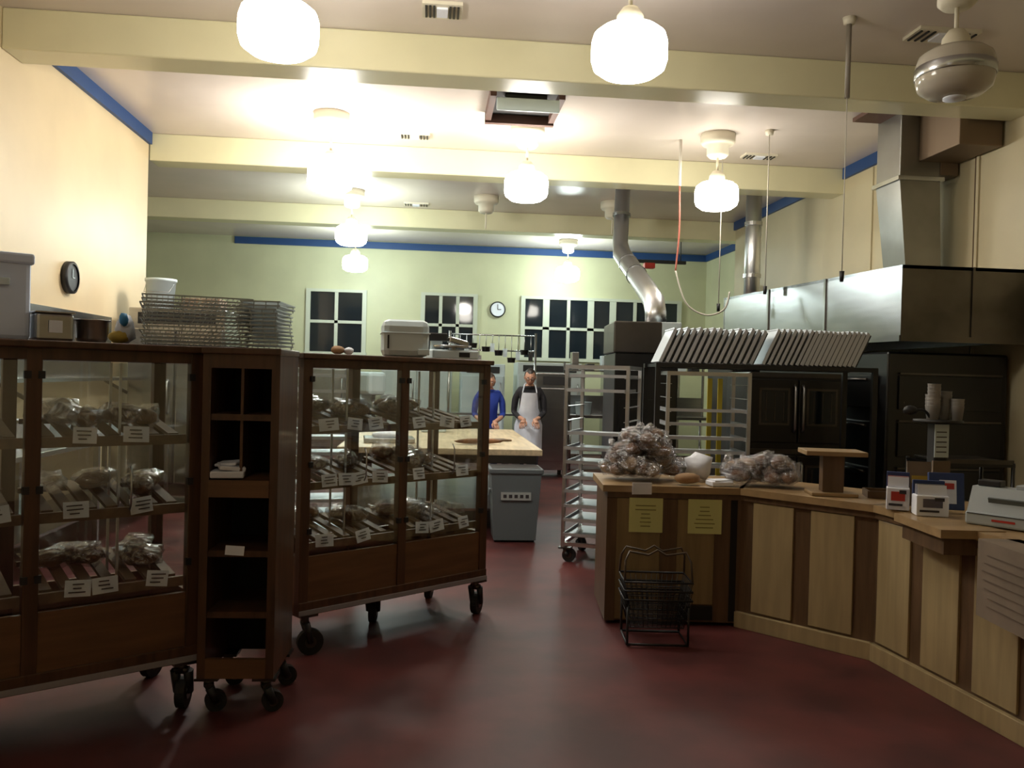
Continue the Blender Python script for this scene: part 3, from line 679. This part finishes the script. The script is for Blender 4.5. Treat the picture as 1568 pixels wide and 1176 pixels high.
# ---------------------------------------------------------------- people
skin_m=mat('skin',(.47,.26,.18),.5)
def skinned(verts,edges):
    me=bpy.data.meshes.new('tmp'); me.from_pydata([v[0] for v in verts],edges,[])
    o=bpy.data.objects.new('tmp',me); bpy.context.scene.collection.objects.link(o)
    o.modifiers.new('s','SKIN'); 
    sv=me.skin_vertices[0].data
    for i,v in enumerate(verts): sv[i].radius=(v[1],v[1]); sv[i].use_root=(i==0)
    m=o.modifiers.new('ss','SUBSURF'); m.levels=2; m.render_levels=2
    dg=bpy.context.evaluated_depsgraph_get(); dg.update()
    ev=o.evaluated_get(dg); res=bpy.data.meshes.new_from_object(ev)
    bpy.data.objects.remove(o); return res
def person(name,x,y,rz,shirt,pants,hair,apron,long_hair,glasses,sc,lean=.10,sleeve_short=False):
    e=bpy.data.objects.new(name,None); bpy.context.scene.collection.objects.link(e)
    e.location=(x,y,0); e.rotation_euler[2]=rz; e.scale=(sc,sc,sc)
    def sy(z): return -lean*max(0,(z-.9))/.6*1.6
    V=[((0,0,.92),.155),((0,sy(1.05),1.05),.14),((0,sy(1.2),1.2),.15),((0,sy(1.33),1.33),.15),((0,sy(1.42),1.43),.08),((0,sy(1.5)-.01,1.51),.052),
       ((.14,sy(1.38),1.385),.062),((.195,sy(1.3),1.29),.055),((.215,sy(1.1)-.04,1.08),.045),((.15,sy(1.1)-.22,1.02),.036),((.07,sy(1.1)-.33,.98),.026),
       ((-.14,sy(1.38),1.385),.062),((-.195,sy(1.3),1.29),.055),((-.215,sy(1.1)-.04,1.08),.045),((-.15,sy(1.1)-.22,1.02),.036),((-.07,sy(1.1)-.33,.98),.026),
       ((.095,0,.80),.095),((.10,-.01,.50),.065),((.10,.01,.30),.055),((.10,.02,.09),.042),((.10,-.10,.045),.038),((.10,-.17,.035),.03),
       ((-.095,0,.80),.095),((-.10,-.01,.50),.065),((-.10,.01,.30),.055),((-.10,.02,.09),.042),((-.10,-.10,.045),.038),((-.10,-.17,.035),.03)]
    E=[(0,1),(1,2),(2,3),(3,4),(4,5),(3,6),(6,7),(7,8),(8,9),(9,10),(3,11),(11,12),(12,13),(13,14),(14,15),(0,16),(16,17),(17,18),(18,19),(19,20),(20,21),(0,22),(22,23),(23,24),(24,25),(25,26),(26,27)]
    me=skinned(V,E)
    for m in (shirt,pants,skin_m,blackp): me.materials.append(m)
    for v in me.vertices:
        if .85<v.co.z<1.42 and abs(v.co.x)<.19:
            c=sy(v.co.z)
            if abs(v.co.y-c)<.19: v.co.y=c+(v.co.y-c)*.72
    cut=-.15 if sleeve_short else -.26
    bm=bmesh.new(); bm.from_mesh(me)
    for co,no in (((0,0,.88),(0,0,1)),((0,0,1.455),(0,0,1)),((0,0,.10),(0,0,1)),((0,sy(1.1)+cut,0),(0,1,0))):
        bmesh.ops.bisect_plane(bm,geom=bm.verts[:]+bm.edges[:]+bm.faces[:],plane_co=co,plane_no=no,dist=1e-5)
    bm.to_mesh(me); bm.free()
    for f in me.polygons:
        c=f.center; f.use_smooth=True
        fa=c.y-sy(1.1)
        if c.z>1.455: i=2
        elif fa<cut and .88<c.z<1.15: i=2
        elif c.z<.10: i=3
        elif c.z<.88: i=1
        else: i=0
        f.material_index=i
    ob=bpy.data.objects.new('body',me); bpy.context.scene.collection.objects.link(ob); ob.parent=e
    hy=sy(1.55)-.03; hz=1.575
    b=B('head'); T=Matrix.Translation((0,hy,hz))@Matrix.Rotation(math.radians(20),4,'X'); 
    b.M=T
    r=bmesh.ops.create_uvsphere(b.bm,u_segments=28,v_segments=20,radius=1)
    for v in r['verts']:
        c=v.co; k=1-.28*max(0,-c.z)**1.3
        yy=c.y*.098
        if c.y<0: yy*=1-.08*abs(c.z)
        v.co=Vector((c.x*.076*k,yy*(1-.12*max(0,-c.z)),c.z*.118))
    b.fin(r['verts'],skin_m,True)
    b.tube([(0,-.092,.02),(0,-.104,-.005),(0,-.112,-.020),(0,-.10,-.030)],[.006,.008,.011,.007],skin_m,10)
    for s_ in (-1,1):
        b.blob((s_*.03,-.085,.012),(.013,.009,.007),white,0,0); b.blob((s_*.03,-.093,.012),(.0055,.004,.0055),ink,0,0)
        b.boxc((s_*.03,-.092,.033),(.03,.008,.006),hair,(0,s_*.12,s_*.15),.002)
        b.blob((s_*.077,.0,-.002),(.010,.018,.028),skin_m,0,.1)
        if glasses:
            b.tube([(s_*.032+.022*math.cos(t*pi/6),-.103,.010+.016*math.sin(t*pi/6)) for t in range(13)],.0025,blackp,5)
            b.tube([(s_*.055,-.10,.014),(s_*.08,-.01,.012)],.002,blackp,5)
    if glasses: b.tube([(-.01,-.105,.014),(.01,-.105,.014)],.002,blackp,5)
    b.blob((0,-.088,-.056),(.024,.008,.006),mat('lips',(.35,.11,.09),.5),0,0)
    b.boxc((0,-.0955,-.056),(.04,.002,.002),ink)
    b.done(parent=e)
    b=B('hair'); b.M=T
    r=bmesh.ops.create_uvsphere(b.bm,u_segments=36,v_segments=28,radius=1); kill=[]
    for v in r['verts']:
        c=v.co.copy(); v.co=Vector((c.x*.083,c.y*.105+.008,c.z*.124+.006))
        n=noise.noise(c*7)*.05; v.co+=v.co*n
        if (c.y<-.25 and c.z<.50+.25*abs(c.x)) or c.z<(-.25 if not long_hair else -.75): kill.append(v)
    ks=set(kill); vs=[v for v in r['verts'] if v not in ks]
    bmesh.ops.delete(b.bm,geom=kill,context='VERTS'); b.fin(vs,hair,True)
    if long_hair: b.blob((0,.10,-.03),(.045,.045,.05),hair,0,.2)
    b.done(parent=e)
    for s_,idn in ((1,'hand_left'),(-1,'hand_right')):
        b=B(idn); wz=.982; wy=sy(1.1)-.325; wx=s_*.073
        b.M=Matrix.Translation((wx,wy,wz))@Matrix.Rotation(s_*.35,4,'Z')@Matrix.Rotation(.55,4,'X')
        b.tube([(0,.02,0),(0,-.01,0),(0,-.04,0),(0,-.075,-.002),(0,-.09,-.004)],[.022,.028,.036,.038,.030],skin_m,12)
        for k,(fx,l) in enumerate(((-.030,.062),(-.010,.074),(.010,.070),(.029,.056))):
            fx*=-s_
            b.tube([(fx*.8,-.07,0),(fx,-.088,.0),(fx*1.05,-.088-l*.42,-.008),(fx*1.05,-.088-l*.72,-.028),(fx*1.0,-.088-l*.85,-.048)],[.010,.0095,.009,.008,.006],skin_m,8)
        b.tube([(-s_*.022,-.02,-.005),(-s_*.045,-.045,-.015),(-s_*.05,-.075,-.028),(-s_*.042,-.10,-.035)],[.014,.012,.010,.007],skin_m,8)
        b.done(parent=e)
    if apron:
        b=B('apron'); rows=[]; zs=[1.36,1.30,1.22,1.14,1.05,.98,.90,.80,.70,.60,.52]
        vs=[]
        for z in zs:
            if z>1.1: A=.75+.25*(1.36-z)/.2; rx,ry=.155,.128
            else: A=1.35; rx,ry=.175+(.03 if z<.95 else 0),.135+(.02 if z<.95 else 0)
            row=[]
            for k in range(15):
                a=A*(-1+2*k/14); w_=.006*math.sin(k*2.1+z*7) if z<.95 else 0
                v=b.bm.verts.new((rx*math.sin(a),min(sy(z),0)-(ry+w_)*math.cos(a),z)); row.append(v); vs.append(v)
            rows.append(row)
        for a_,c_ in zip(rows,rows[1:]):
            for k in range(14): b.bm.faces.new((a_[k],a_[k+1],c_[k+1],c_[k]))
        b.fin(vs,apron,True)
        for s_ in (-1,1):
            b.tube(smoothp([(s_*.10,sy(1.36)-.098,1.355),(s_*.085,sy(1.42)-.07,1.43),(s_*.065,sy(1.45)+.0,1.485),(0,sy(1.45)+.06,1.49)],4),.009,apron,6)
            b.tube(smoothp([(s_*.17,sy(1.05)-.03,1.05),(s_*.165,sy(1.05)+.06,1.05),(0,sy(1.05)+.12,1.05)],4),.008,apron,6)
        b.done(parent=e)
    return e
hair=mat('dark_hair',(.015,.010,.008),.5)
apr=mat('apron_cloth',(.74,.80,.92),.8,nz=.1,scale=8)
person('baker_in_apron',1.33,11.38,-.08,mat('black_shirt',(.015,.015,.02),.8),mat('dark_trousers',(.03,.035,.06),.8),hair,apr,False,True,.94,.14)
person('baker_in_blue_shirt',.79,11.46,-.02,mat('blue_shirt',(.012,.04,.30),.8),mat('dark_trousers',(.03,.035,.06),.8),mat('brown_hair',(.04,.025,.018),.5),None,True,False,.90,.14,True)
# ---------------------------------------------------------------- world, camera
w=bpy.data.worlds.new('night'); bpy.context.scene.world=w; w.use_nodes=True
w.node_tree.nodes['Background'].inputs[0].default_value=(.01,.015,.03,1); w.node_tree.nodes['Background'].inputs[1].default_value=.5
bpy.context.scene.view_settings.view_transform='Standard'
cd=bpy.data.cameras.new('camera'); cam=bpy.data.objects.new('camera',cd); bpy.context.scene.collection.objects.link(cam)
cd.sensor_width=36; cd.lens=29.85; cd.clip_start=.05; cd.clip_end=100
cam.matrix_world=Matrix.Translation((0,0,1.5))@Matrix.Rotation(-YAW,4,'Z')@Matrix.Rotation(pi/2-math.radians(.57),4,'X')@Matrix.Rotation(math.radians(1.5),4,'Z')
bpy.context.scene.camera=cam
